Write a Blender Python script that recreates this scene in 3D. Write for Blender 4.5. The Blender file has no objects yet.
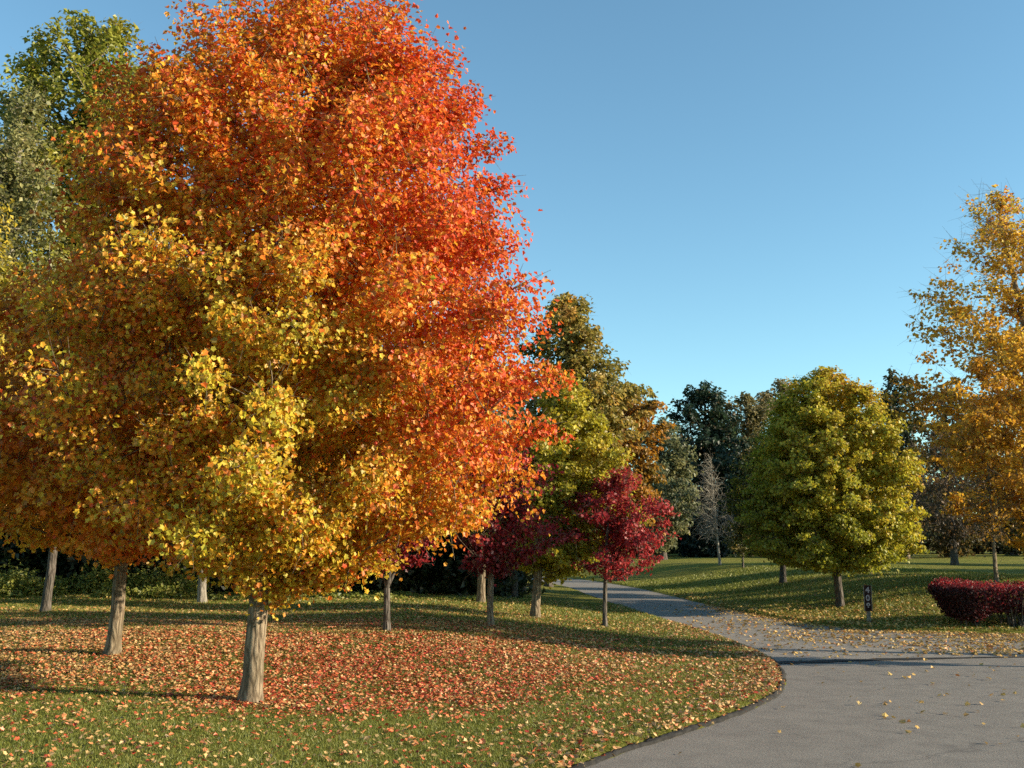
import bpy, math
import numpy as np
R = math.radians
scene = bpy.context.scene
COL = scene.collection

# ------------------------------------------------------------------ camera, sky, sun, exposure
F = 1000.0; HOR = 542.0; CAMZ = 2.2
PITCH = math.atan((HOR-384)/F)
cam = bpy.data.cameras.new('camera'); cam_o = bpy.data.objects.new('camera', cam); COL.objects.link(cam_o)
cam.sensor_width = 36; cam.lens = 36*F/1024; cam.clip_start = .1; cam.clip_end = 9000
cam_o.location = (0, 0, CAMZ); cam_o.rotation_euler = (R(90)+PITCH, 0, 0)
scene.camera = cam_o

SUN_EL = 16.5
sdir = np.array([1.0, -0.21, 0]); sdir /= np.linalg.norm(sdir)          # towards the sun, on the ground
w = bpy.data.worlds.new('World'); scene.world = w; w.use_nodes = True
nt = w.node_tree; bg = nt.nodes['Background']
sky = nt.nodes.new('ShaderNodeTexSky'); sky.sky_type = 'NISHITA'; sky.sun_disc = False
sky.sun_elevation = R(SUN_EL); sky.sun_rotation = math.atan2(sdir[0], sdir[1])
sky.altitude = 250; sky.air_density = 1.0; sky.dust_density = 0.1; sky.ozone_density = 3.0
tint = nt.nodes.new('ShaderNodeMix'); tint.data_type = 'RGBA'; tint.blend_type = 'MULTIPLY'; tint.inputs[0].default_value = 1
tint.inputs[7].default_value = (.98, 1.14, .99, 1)                     # a little cleaner, more cyan air
nt.links.new(sky.outputs[0], tint.inputs[6]); nt.links.new(tint.outputs[2], bg.inputs[0]); bg.inputs[1].default_value = 0.110
sl = bpy.data.lights.new('sun', 'SUN'); sl.energy = 5.0; sl.angle = R(.5); sl.color = (1, .86, .65)
so = bpy.data.objects.new('sun', sl); COL.objects.link(so)
from mathutils import Vector
ce = math.cos(R(SUN_EL))
so.rotation_euler = Vector((sdir[0]*ce, sdir[1]*ce, math.sin(R(SUN_EL)))).to_track_quat('Z', 'Y').to_euler()
so.location = (30, -10, 30)
scene.view_settings.view_transform = 'Standard'; scene.view_settings.look = 'None'
scene.view_settings.exposure = 1.12; scene.view_settings.gamma = 1
scene.cycles.max_bounces = 8; scene.cycles.diffuse_bounces = 5; scene.cycles.transmission_bounces = 5
scene.cycles.glossy_bounces = 2; scene.cycles.transparent_max_bounces = 4
scene.cycles.use_denoising = False
scene.render.engine = 'CYCLES'

# ------------------------------------------------------------------ helpers
def S(t): t = np.clip(t, 0, 1); return t*t*(3-2*t)
def tag(o, label=None, cat=None, group=None, kind=None):
    if label: o['label'] = label
    if cat: o['category'] = cat
    if group: o['group'] = group
    if kind: o['kind'] = kind
    return o
def empty(name, loc):
    o = bpy.data.objects.new(name, None); COL.objects.link(o); o.location = loc; o.empty_display_size = .3
    return o
def mesh_np(name, V, faces, mat, parent=None, cols=None, smooth=False):
    """faces: list of int arrays, each (n,k)"""
    V = np.asarray(V, np.float32)
    if isinstance(faces, np.ndarray): faces = [faces]
    faces = [f for f in faces if len(f)]
    me = bpy.data.meshes.new(name)
    me.vertices.add(len(V)); me.vertices.foreach_set('co', V.ravel())
    loops = np.concatenate([f.ravel() for f in faces]).astype(np.int32)
    tot = np.concatenate([np.full(len(f), f.shape[1], np.int32) for f in faces])
    st = np.concatenate([[0], np.cumsum(tot)[:-1]]).astype(np.int32)
    me.loops.add(len(loops)); me.loops.foreach_set('vertex_index', loops)
    me.polygons.add(len(tot)); me.polygons.foreach_set('loop_start', st)
    try: me.polygons.foreach_set('loop_total', tot)
    except Exception: pass
    me.polygons.foreach_set('use_smooth', np.full(len(tot), smooth, bool))
    if cols is not None:
        a = me.color_attributes.new('Col', 'FLOAT_COLOR', 'POINT')
        a.data.foreach_set('color', np.hstack([cols, np.ones((len(cols), 1))]).astype(np.float32).ravel())
    me.update(calc_edges=True)
    me.materials.append(mat)
    o = bpy.data.objects.new(name, me); COL.objects.link(o)
    if parent: o.parent = parent
    return o

class NT:
    def __init__(s, name):
        s.m = bpy.data.materials.new(name); s.m.use_nodes = True; s.t = s.m.node_tree
        s.t.nodes.clear(); s.out = s.n('ShaderNodeOutputMaterial')
    def n(s, k, **kw):
        x = s.t.nodes.new(k)
        for a, b in kw.items(): setattr(x, a, b)
        return x
    def l(s, a, b): s.t.links.new(a, b)
    def pos(s): return s.n('ShaderNodeNewGeometry').outputs['Position']
    def noise(s, scale, detail=3, vec=None, rough=.55):
        x = s.n('ShaderNodeTexNoise'); x.inputs['Scale'].default_value = scale
        x.inputs['Detail'].default_value = detail; x.inputs['Roughness'].default_value = rough
        s.l(vec or s.pos(), x.inputs['Vector']); return x.outputs['Fac']
    def ramp(s, fac, stops):
        x = s.n('ShaderNodeValToRGB'); e = x.color_ramp.elements
        while len(e) < len(stops): e.new(.5)
        for i, (p, c) in enumerate(stops): e[i].position = p; e[i].color = (*c, 1)
        s.l(fac, x.inputs[0]); return x.outputs[0]
    def mix(s, fac, a, b, mode='MIX'):
        x = s.n('ShaderNodeMix', data_type='RGBA', blend_type=mode)
        if isinstance(fac, float): x.inputs[0].default_value = fac
        else: s.l(fac, x.inputs[0])
        for v, i in ((a, 6), (b, 7)):
            if isinstance(v, tuple): x.inputs[i].default_value = (*v, 1)
            else: s.l(v, x.inputs[i])
        return x.outputs[2]
    def principled(s, col, rough=.8, bump=None, bs=.5, bd=.02, spec=.3):
        p = s.n('ShaderNodeBsdfPrincipled')
        if isinstance(col, tuple): p.inputs['Base Color'].default_value = (*col, 1)
        else: s.l(col, p.inputs['Base Color'])
        p.inputs['Roughness'].default_value = rough; p.inputs['Specular IOR Level'].default_value = spec
        if bump is not None:
            b = s.n('ShaderNodeBump'); b.inputs['Strength'].default_value = bs; b.inputs['Distance'].default_value = bd
            s.l(bump, b.inputs['Height']); s.l(b.outputs[0], p.inputs['Normal'])
        s.l(p.outputs[0], s.out.inputs[0]); return s.m

def leaf_mat(name, trans=.47, gloss=.03):
    s = NT(name)
    a = s.n('ShaderNodeAttribute'); a.attribute_name = 'Col'
    c = a.outputs['Color']
    d = s.n('ShaderNodeBsdfDiffuse'); t = s.n('ShaderNodeBsdfTranslucent'); g = s.n('ShaderNodeBsdfGlossy')
    s.l(c, d.inputs[0]); s.l(c, t.inputs[0]); g.inputs['Roughness'].default_value = .5
    m1 = s.n('ShaderNodeMixShader'); m1.inputs[0].default_value = trans; s.l(d.outputs[0], m1.inputs[1]); s.l(t.outputs[0], m1.inputs[2])
    m2 = s.n('ShaderNodeMixShader'); m2.inputs[0].default_value = gloss; s.l(m1.outputs[0], m2.inputs[1]); s.l(g.outputs[0], m2.inputs[2])
    s.l(m2.outputs[0], s.out.inputs[0]); return s.m
LEAF = leaf_mat('leaf'); DRYLEAF = leaf_mat('fallen_leaf', .15, .05); GRASSM = leaf_mat('grass_blade', .3, .03)

def bark_mat(name, c1, c2, sc=14):
    s = NT(name)
    mp = s.n('ShaderNodeMapping'); mp.inputs['Scale'].default_value = (1, 1, .22); s.l(s.n('ShaderNodeTexCoord').outputs['Object'], mp.inputs[0])
    nz = s.noise(sc*1.6, 6, mp.outputs[0], .7); nb = s.noise(1.7, 4)
    v = s.n('ShaderNodeTexVoronoi', feature='DISTANCE_TO_EDGE'); v.inputs['Scale'].default_value = sc; s.l(mp.outputs[0], v.inputs['Vector'])
    mm = s.n('ShaderNodeMath', operation='MULTIPLY_ADD'); s.l(v.outputs['Distance'], mm.inputs[0]); mm.inputs[1].default_value = 1.4; s.l(nz, mm.inputs[2])
    c = s.ramp(mm.outputs[0], [(.3, tuple(x*.45 for x in c1)), (.55, c1), (.85, c2)])
    c = s.mix(nb, c, tuple(x*.62 for x in c1), 'MIX') if False else s.mix(s.ramp(nb, [(.45, (0, 0, 0)), (.65, (.5, .5, .5))]), c, (c1[0]*.8, c1[1]*.86, c1[2]*.75))
    return s.principled(c, .9, mm.outputs[0], 1.0, .035, .15)
BARK = bark_mat('grey_bark', (.135, .10, .064), (.28, .22, .148))
BARKD = bark_mat('dark_bark', (.07, .058, .046), (.14, .12, .10))
BARKP = bark_mat('pale_bark', (.20, .175, .14), (.32, .285, .23), 9)

# ------------------------------------------------------------------ terrain
def catmull(P, n=8):
    P = np.array(P, float); Q = []
    for i in range(1, len(P)-2):
        p0, p1, p2, p3 = P[i-1], P[i], P[i+1], P[i+2]
        for t in np.linspace(0, 1, n, endpoint=False):
            Q.append(.5*((2*p1)+(-p0+p2)*t+(2*p0-5*p1+4*p2-p3)*t*t+(-p0+3*p1-3*p2+p3)*t**3))
    Q.append(P[-2]); return np.array(Q)
LEFT = catmull([(-20, 1), (-14, 2.4), (-6, 4.7), (-2.4, 7.4), (.18, 9.7), (1.35, 11.3), (2.45, 12.7), (3.35, 14.1), (4.0, 15.4), (4.45, 16.9),
                (4.85, 19), (4.9, 21.4), (4.75, 24.4), (4.3, 29), (3.8, 35), (3.2, 43), (2.6, 51), (.5, 60), (-5, 70), (-14, 78), (-20, 82)])
RIGHT = catmull([(-12, 90), (-10, 81), (-2, 73), (3.6, 62), (5.8, 51), (6.5, 43), (6.95, 36), (7.5, 31), (8.2, 27.4), (9.3, 25.8), (12.8, 24.7), (20, 24.3), (34, 24), (50, 23.5)])
POLY = np.vstack([LEFT, RIGHT, [(50, -30), (-30, -30)]])
def sdist(x, y, P=POLY):
    x = np.atleast_1d(np.asarray(x, float)); y = np.atleast_1d(np.asarray(y, float))
    shp = x.shape; x = x.ravel(); y = y.ravel()
    d = np.full(x.shape, 1e9); ins = np.zeros(x.shape, bool)
    for i in range(len(P)):
        a = P[i]; b = P[(i+1) % len(P)]; ab = b-a
        t = np.clip(((x-a[0])*ab[0]+(y-a[1])*ab[1])/(ab@ab+1e-12), 0, 1)
        d = np.minimum(d, np.hypot(x-a[0]-t*ab[0], y-a[1]-t*ab[1]))
        c = (a[1] > y) != (b[1] > y)
        xi = a[0]+(y-a[1])/(b[1]-a[1]+1e-12)*ab[0]
        ins ^= c & (x < xi)
    return np.where(ins, -d, d).reshape(shp)
def hgt(x, y, d=None):
    x = np.atleast_1d(np.asarray(x, float)); y = np.atleast_1d(np.asarray(y, float))
    if d is None: d = sdist(x, y)
    left = .42*S((4.5-x)/8)*S((y-13.5)/8)*S(d/3)
    rt = (S((x-3)/4)*S((y-24)/2))
    right = .85*S(d/9)*rt
    far = S((y-60)/30)*.85*S(d/14)*(1-rt)*S((d)/5)
    und = (.05*np.sin(x*.31+1.3)*np.cos(y*.23)+.03*np.sin(x*.83+y*.4))*S((d-.6)/3)
    lip = .07*S((d-.02)/.12)
    roll = .35*np.exp(-((x-3-.25*(y-44))/3.2)**2)*0
    return np.where(d < 0, -.03, left+right+far+und+lip+.004+roll)
def G(px, py, zoff=0):
    """ground point seen at a pixel"""
    dc = np.array([(px-512)/F, (384-py)/F, -1.0]); a = math.pi/2+PITCH
    d = np.array([dc[0], dc[1]*math.cos(a)-dc[2]*math.sin(a), dc[1]*math.sin(a)+dc[2]*math.cos(a)])
    ts = np.linspace(6, 400, 12000)
    X = d[0]*ts; Y = d[1]*ts; Z = CAMZ+d[2]*ts
    dd = Z-hgt(X, Y)
    i = int(np.argmax(dd < 0)) if (dd < 0).any() else len(ts)-1
    return np.array([X[i], Y[i], float(hgt(X[i], Y[i])[0])])
def AT(px, py, Y):
    """point at depth Y seen at a pixel"""
    dc = np.array([(px-512)/F, (384-py)/F, -1.0]); a = math.pi/2+PITCH
    d = np.array([dc[0], dc[1]*math.cos(a)-dc[2]*math.sin(a), dc[1]*math.sin(a)+dc[2]*math.cos(a)])
    t = Y/d[1]; return np.array([d[0]*t, Y, CAMZ+d[2]*t])

def axis(segs):
    out = []
    for a, b, s in segs: out += list(np.arange(a, b, s))
    return np.array(out+[segs[-1][1]])
xs = axis([(-4000, -400, 400), (-400, -60, 20), (-60, -16, 2), (-16, 14, .22), (14, 60, 1.5), (60, 400, 20), (400, 4000, 400)])
ys = axis([(-600, -20, 40), (-20, 4, 2), (4, 30, .22), (30, 60, .45), (60, 130, 2), (130, 400, 15), (400, 4000, 400)])
X, Y = np.meshgrid(xs, ys); D = sdist(X, Y); Z = hgt(X, Y, D)
ny, nx = X.shape; ii = np.arange(ny*nx).reshape(ny, nx)
gf = np.stack([ii[:-1, :-1], ii[:-1, 1:], ii[1:, 1:], ii[1:, :-1]], -1).reshape(-1, 4)
s = NT('lawn')
p = s.pos()
n1 = s.noise(.35, 4); n2 = s.noise(28, 5, None, .7); n3 = s.noise(2.3, 4)
c = s.ramp(n2, [(.3, (.08, .095, .015)), (.55, (.19, .185, .036)), (.78, (.27, .25, .07))])
c = s.mix(s.ramp(n1, [(.42, (0, 0, 0)), (.62, (.6, .6, .6))]), c, (.21, .18, .05))
c = s.mix(s.ramp(n3, [(.5, (0, 0, 0)), (.75, (.45, .45, .45))]), c, (.08, .105, .018))
LAWN = s.principled(c, .95, s.noise(60, 4, None, .8), .8, .05, .05)
tag(mesh_np('ground', np.stack([X, Y, Z], -1).reshape(-1, 3), gf, LAWN, smooth=True), kind='structure')

def asphalt(name, a, b, crack=True):
    s = NT(name)
    n1 = s.noise(.5, 5, None, .65); n2 = s.noise(45, 4, None, .85); n3 = s.noise(2.6, 6, None, .7)
    c = s.ramp(n1, [(.35, a), (.65, b)])
    c = s.mix(.6, c, s.ramp(n2, [(.35, tuple(x*.42 for x in a)), (.5, b), (.72, tuple(x*1.9 for x in b))]))
    c = s.mix(s.ramp(n3, [(.42, (0, 0, 0)), (.72, (.5, .5, .5))]), c, tuple(x*.62 for x in a))
    v = s.n('ShaderNodeTexVoronoi'); v.inputs['Scale'].default_value = 85; s.l(s.pos(), v.inputs['Vector'])
    c = s.mix(s.ramp(v.outputs['Distance'], [(.0, (.35, .35, .35)), (.3, (0, 0, 0))]), c, tuple(x*2.2 for x in b))
    wn = s.n('ShaderNodeTexNoise'); wn.inputs['Scale'].default_value = .9; wn.inputs['Detail'].default_value = 5; s.l(s.pos(), wn.inputs['Vector'])
    va = s.n('ShaderNodeVectorMath', operation='MULTIPLY_ADD'); s.l(wn.outputs['Color'], va.inputs[0]); va.inputs[1].default_value = (1.6, 1.6, 0); s.l(s.pos(), va.inputs[2])
    ve = s.n('ShaderNodeTexVoronoi', feature='DISTANCE_TO_EDGE'); ve.inputs['Scale'].default_value = .21; s.l(va.outputs[0], ve.inputs['Vector'])
    ck = s.ramp(ve.outputs['Distance'], [(.001, (.35, .35, .35)), (.004, (0, 0, 0))])
    mk_ = s.ramp(s.noise(.33, 2), [(.47, (0, 0, 0)), (.55, (1, 1, 1))])
    c = s.mix(s.mix(1.0, ck, mk_, 'MULTIPLY'), c, (.035, .032, .03))
    c = s.mix(s.ramp(s.noise(1.1, 3), [(.60, (0, 0, 0)), (.72, (.28, .28, .28))]), c, tuple(x*.5 for x in a))
    return s.principled(c, .82, n2, .55, .012, .35)
ASP = asphalt('asphalt', (.148, .130, .110), (.198, .176, .148))
ASPO = asphalt('old_asphalt', (.175, .155, .130), (.235, .210, .178))
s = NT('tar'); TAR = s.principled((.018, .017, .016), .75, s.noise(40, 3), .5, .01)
def sheet(name, poly, z, mat, kind='structure'):
    import bmesh
    bm = bmesh.new(); vs = [bm.verts.new((x, y, z)) for x, y in poly]
    f = bm.faces.new(vs); bmesh.ops.triangulate(bm, faces=[f], ngon_method='EAR_CLIP'); bm.normal_update()
    for f in bm.faces:
        if f.normal.z < 0: f.normal_flip()
    me = bpy.data.meshes.new(name); bm.to_mesh(me); bm.free(); me.materials.append(mat)
    o = bpy.data.objects.new(name, me); COL.objects.link(o); tag(o, kind=kind); return o
sheet('parking_lot', POLY, 0.0, ASP)
# older lane beyond the joint
iL = int(np.argmin(np.hypot(LEFT[:, 0]-4.85, LEFT[:, 1]-19)))
joint = np.array([(4.85, 19.0), (5.6, 19.12), (6.8, 19.45), (8.2, 19.7), (10.2, 19.95), (14, 20.1), (22, 20.0), (49, 19)])
lane = np.vstack([LEFT[iL:], RIGHT, joint[::-1][:-1]])
sheet('road', lane, .006, ASPO)
def strip(P, wd, z, name, mat):
    P = np.array(P, float); T = np.gradient(P, axis=0); T /= np.linalg.norm(T, axis=1)[:, None]+1e-9
    Nn = np.stack([-T[:, 1], T[:, 0]], 1); wd = np.asarray(wd)*np.ones(len(P))
    V = np.vstack([np.c_[P+Nn*wd[:, None]/2, np.full(len(P), z)], np.c_[P-Nn*wd[:, None]/2, np.full(len(P), z)]])
    n = len(P); i = np.arange(n-1)
    return mesh_np(name, V, np.stack([i+n, i+n+1, i+1, i], 1), mat)
rng = np.random.default_rng(5)
jp = catmull(np.vstack([[(4.0, 18.9)], joint, [(60, 18)]]), 6); jp[:, 1] += rng.normal(0, .02, len(jp))
tag(strip(jp, np.interp(jp[:, 0], [4.8, 7, 9, 14], [.42, .26, .12, .08])*(1+rng.normal(0, .2, len(jp))), .011, 'pavement_joint', TAR), kind='structure')
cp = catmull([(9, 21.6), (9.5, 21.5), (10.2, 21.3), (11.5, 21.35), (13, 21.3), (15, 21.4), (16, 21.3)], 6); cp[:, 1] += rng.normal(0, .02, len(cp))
tag(strip(cp, .09, .012, 'pavement_crack_and_shadow', TAR), kind='structure')
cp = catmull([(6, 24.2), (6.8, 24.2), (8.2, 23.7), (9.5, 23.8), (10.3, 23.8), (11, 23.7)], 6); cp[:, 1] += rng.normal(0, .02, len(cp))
tag(strip(cp, .07, .012, 'pavement_crack_and_shadow', TAR), kind='structure')  # this strip is a thin shadow on the pavement, laid in tar colour
# low black asphalt kerb along the left lawn edge
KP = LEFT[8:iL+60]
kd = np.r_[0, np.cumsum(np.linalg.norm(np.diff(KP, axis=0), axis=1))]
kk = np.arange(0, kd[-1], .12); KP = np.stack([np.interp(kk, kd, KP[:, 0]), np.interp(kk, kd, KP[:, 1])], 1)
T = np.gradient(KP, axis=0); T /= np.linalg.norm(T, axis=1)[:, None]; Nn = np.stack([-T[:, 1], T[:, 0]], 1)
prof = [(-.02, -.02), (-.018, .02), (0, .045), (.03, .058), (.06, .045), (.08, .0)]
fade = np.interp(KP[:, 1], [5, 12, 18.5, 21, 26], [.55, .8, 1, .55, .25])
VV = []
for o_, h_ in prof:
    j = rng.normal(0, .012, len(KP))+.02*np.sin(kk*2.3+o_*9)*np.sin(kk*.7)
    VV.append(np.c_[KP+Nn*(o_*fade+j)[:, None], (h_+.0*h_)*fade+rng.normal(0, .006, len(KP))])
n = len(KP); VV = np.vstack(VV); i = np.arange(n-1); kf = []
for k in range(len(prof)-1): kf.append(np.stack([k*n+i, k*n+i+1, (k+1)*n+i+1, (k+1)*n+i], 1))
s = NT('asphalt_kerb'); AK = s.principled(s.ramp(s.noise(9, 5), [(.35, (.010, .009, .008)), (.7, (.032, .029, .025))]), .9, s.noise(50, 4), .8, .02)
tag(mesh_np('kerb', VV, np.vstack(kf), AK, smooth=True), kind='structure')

# ------------------------------------------------------------------ leaves
MAPLE = np.array([(0, 0), (.36, .06), (.32, .30), (.54, .56), (.27, .68), (0, 1), (-.27, .68), (-.54, .56), (-.32, .30), (-.36, .06)], float)
MF = [np.array([0, 1, 2, 3, 4, 5]), np.array([0, 5, 6, 7, 8, 9])]
RH = np.array([(0, 0), (.36, .45), (0, 1), (-.36, .45)], float)
RF = [np.array([0, 1, 2]), np.array([0, 2, 3])]
def leaves(P, Nn, Tn, size, kind, fold=.3, curl=.25):
    """P centre, N normal, T direction of the tip"""
    tpl, fc = (MAPLE, MF) if kind == 'maple' else (RH, RF)
    n = len(P); B = np.cross(Tn, Nn)
    x = tpl[:, 0]; y = tpl[:, 1]-.45
    fo = (fold if np.ndim(fold) else np.full(n, fold)); cu = (curl if np.ndim(curl) else np.full(n, curl))
    z = np.abs(x)[None]*fo[:, None]*1.2-cu[:, None]*(y**2)[None]*1.3
    V = P[:, None]+size[:, None, None]*(x[None, :, None]*B[:, None]+y[None, :, None]*Tn[:, None]+z[..., None]*Nn[:, None])
    k = len(tpl); off = (np.arange(n)*k)[:, None]
    return V.reshape(-1, 3), np.vstack([f[None]+off for f in fc]), k
def unit(v): return v/(np.linalg.norm(v, axis=-1, keepdims=True)+1e-9)
def palette(stops, t):
    t = np.clip(t, 0, 1); q = np.array([s[0] for s in stops]); c = np.array([s[1] for s in stops])
    return np.stack([np.interp(t, q, c[:, i]) for i in range(3)], 1)

# ------------------------------------------------------------------ trees
def tubes(chains, sides_f):
    V = []; Fc = []; o = 0
    for pts, rad in chains:
        n = len(pts); k = sides_f(rad[0])
        T = unit(np.gradient(pts, axis=0)); ref = np.array([0.31, .95, .02]) if abs(T[0, 2]) > .8 else np.array([0, 0, 1.])
        A = unit(np.cross(T, ref)); Bv = np.cross(T, A)
        a = np.arange(k)*2*math.pi/k
        ring = pts[:, None]+rad[:, None, None]*(np.cos(a)[None, :, None]*A[:, None]+np.sin(a)[None, :, None]*Bv[:, None])
        V.append(ring.reshape(-1, 3))
        idx = o+np.arange(n*k).reshape(n, k)
        Fc.append(np.stack([idx[:-1], np.roll(idx[:-1], -1, 1), np.roll(idx[1:], -1, 1), idx[1:]], -1).reshape(-1, 4))
        o += n*k
    return np.vstack(V), np.vstack(Fc)

def tree(name, label, base, top, crown_base, prof, trunk_r, ncl, nlf, lsize, pal, cw=(.5, .0, .25, .15), leaf='rhomb', seed=1,
         rc=.5, lean=(0, 0), bark=None, group=None, shell=.5, noise=.12, twigs=4, twig_len=1., flat=.6, split=None, cat='tree', c0=0.0, gapf=0., up=.35, twr=.004, cshift=(0, 0), limb=1.0, field=None, spray=1.35, thin=None):
    """prof: [(z fraction of the crown, radius)], cw: colour weights height, x, cluster, leaf"""
    g = np.random.default_rng(seed)
    base = np.array(base, float); H = top-base[2]; cb = crown_base-base[2]
    root = empty(name, base); tag(root, label, cat, group)
    bark = bark or BARK
    q = np.array([p_[0] for p_ in prof]); rr = np.array([p_[1] for p_ in prof])
    # trunk line
    nz = max(int(H*.9/.35), 6)
    if split: nz = max(int(split/.2), 4)
    tz = np.linspace(0, (split or H*.88), nz+1)
    wob = np.cumsum(g.normal(0, .012*math.sqrt(H/8), (nz+1, 2)), 0); wob[0] = 0
    f = (tz/H)[:, None]
    tp = np.c_[wob+np.array(lean)[None]*f**1.2, tz]
    nodes = [p_ for p_ in tp]; par = [-1]+list(range(nz)); plen = list(tz*.55)
    if split:                                     # trunk forks into several leaders
        for k in range(3):
            a = k*2.1+g.uniform(0, 1); r_ = rr.max()*.38; last = nz
            hh = H*.75-split; m = max(int(hh/.35), 3)
            for j in range(1, m+1):
                t = j/m; pp = tp[-1]+np.array([math.cos(a)*r_*t**.8, math.sin(a)*r_*t**.8, hh*t])+g.normal(0, .03, 3)
                nodes.append(pp); par.append(last); last = len(nodes)-1; plen.append(plen[par[-1]]+.55*hh/m)
    ntr = len(nodes)
    # envelope
    ph = g.uniform(0, 6.28, (10,)); kz = g.uniform(3, 9, 10); ka = g.integers(1, 6, 10)
    def env(a, t):
        nn = sum(np.sin(ka[i]*a+kz[i]*t+ph[i]) for i in range(10))/math.sqrt(10)*1.3
        return np.interp(t, q, rr)*(1+noise*nn)
    m = ncl*6
    t = g.uniform(0, 1, m); a = g.uniform(0, 2*math.pi, m); e = env(a, t)
    keep = g.uniform(0, 1, m) < (np.maximum(np.interp(t, q, rr), .15)/rr.max())**1.15
    t, a, e = t[keep], a[keep], e[keep]
    if gapf > 0:
        gn = sum(np.sin(g.integers(1, 5)*a+g.uniform(4, 14)*t+g.uniform(0, 6.28)) for i in range(4))
        k2 = gn > np.quantile(gn, gapf); t, a, e = t[k2], a[k2], e[k2]
    t, a, e = t[:ncl], a[:ncl], e[:ncl]
    rad = e*g.uniform(0, 1, len(t))**shell
    rad = np.maximum(rad-rc*.45, .05)
    ax = np.stack([np.interp(t*(H-cb)+cb, tz, tp[:, 0]), np.interp(t*(H-cb)+cb, tz, tp[:, 1])], 1)
    C = np.c_[ax[:, 0]+rad*np.cos(a)+cshift[0], ax[:, 1]+rad*np.sin(a)+cshift[1], cb+t*(H-cb)-rc*.3]
    order = np.argsort(rad+.15*np.abs(C[:, 2]-cb)); C = C[order]; t = t[order]; a = a[order]; rad = rad[order]
    N_ = np.zeros((60000, 3)); N_[:ntr] = nodes; PL = np.zeros(60000); PL[:ntr] = plen; cnt = ntr
    par = par+[0]*(60000-ntr)
    chains = []; step = max(.35, H/24)
    low = cb*.78
    for c in C:
        nn = N_[:cnt]; dv = c-nn; dd = np.linalg.norm(dv, axis=1)
        hor = np.hypot(dv[:, 0], dv[:, 1])
        pen = np.where(nn[:, 2] < min(low, c[2]*.95), 50, 0)+np.maximum(0, nn[:, 2]+hor*up*limb-c[2])*1.8
        cost = dd+.35*PL[:cnt]+pen
        j = int(np.argmin(cost)); L = dd[j]; k = max(1, int(round(L/step)))
        ids = [j]; p0 = nn[j].copy(); prev = j
        sag = g.normal(0, .07*L, 3); 
        for u in range(1, k+1):
            s_ = u/k; b_ = 4*s_*(1-s_)
            pp = p0+(c-p0)*s_+sag*b_+np.array([0, 0, -.05*L*b_])
            N_[cnt] = pp; par[cnt] = prev; PL[cnt] = PL[prev]+L/k; prev = cnt; ids.append(cnt); cnt += 1
            if cnt >= 59990: break
        chains.append(ids)
    N_ = N_[:cnt]
    W = np.zeros(cnt); ends = [ch[-1] for ch in chains]
    for e_ in ends: W[e_] += 1
    for k in range(cnt-1, 0, -1): W[par[k]] += W[k]
    tipr = max(trunk_r*.03, .004)
    RAD = tipr*np.maximum(W, .6)**.5
    RAD = RAD*min(1.0, .6*trunk_r/RAD[min(nz//2+1, nz)]) if RAD[nz//2] > 0 else RAD
    # trunk radii: own taper
    ch2 = []
    ttr = trunk_r*(1-.72*tz/max(H*.88, .1)) if not split else trunk_r*(1-.12*tz/split)
    fine = np.arange(0, tz[-1], .09 if trunk_r > .12 else .25); fine = np.r_[fine, tz[-1]]
    fp = np.stack([np.interp(fine, tz, tp[:, i]) for i in range(3)], 1); fr = np.interp(fine, tz, ttr)
    fr = fr*(1+.34*np.exp(-(fine/(.9*trunk_r+.02)))); fp[0, 2] -= .08
    V1, F1 = tubes([(fp, fr)], lambda r: 28 if trunk_r > .14 else 14)
    ks = 28 if trunk_r > .14 else 14
    aa = np.tile(np.arange(ks)*2*math.pi/ks, len(fp)); zz = np.repeat(fine, ks); cen = np.repeat(fp, ks, 0)
    rd = 1+.035*np.sin(aa*7+2*np.sin(zz*1.3)+seed)+.03*np.sin(aa*12+zz*2.1)+.10*np.sin(aa*4+seed)*np.exp(-zz/(1.6*trunk_r+.01))+g.normal(0, .012, len(aa))
    V1 = cen+(V1-cen)*rd[:, None]
    if split:
        kk = (ntr-1-nz)//3
        for k in range(3):
            ids = [nz]+list(range(nz+1+k*kk, nz+1+(k+1)*kk)); r_ = trunk_r*.62*np.linspace(1, .25, len(ids))
            ch2.append((N_[ids], r_))
            for i_, r1 in zip(ids, r_): RAD[i_] = max(RAD[i_], r1*.9) if i_ != nz else RAD[i_]
    for ids in chains:
        pts = N_[ids]; r_ = RAD[ids].copy(); r_[0] = min(r_[0], RAD[ids[1]]*1.35); ch2.append((pts, r_))
    tw = []
    for e_ in ends:
        c = N_[e_]
        for k in range(twigs):
            d_ = unit(g.normal(0, 1, 3)+np.array([0, 0, .35])+unit(np.array([c[0], c[1], .01]))*.9); L = rc*twig_len*g.uniform(.6, 1.3)
            mid = c+d_*L*.5+g.normal(0, .08*L, 3); tw.append((np.array([c, mid, c+d_*L+np.array([0, 0, -.05*L])]), np.array([twr*1.5, twr, twr*.5])))
    V2, F2 = tubes(ch2+tw, lambda r: 8 if r > .04 else (5 if r > .015 else 3))
    mesh_np('trunk', np.vstack([V1, V2]), np.vstack([F1, F2+len(V1)]), bark, root, smooth=True)
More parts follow.
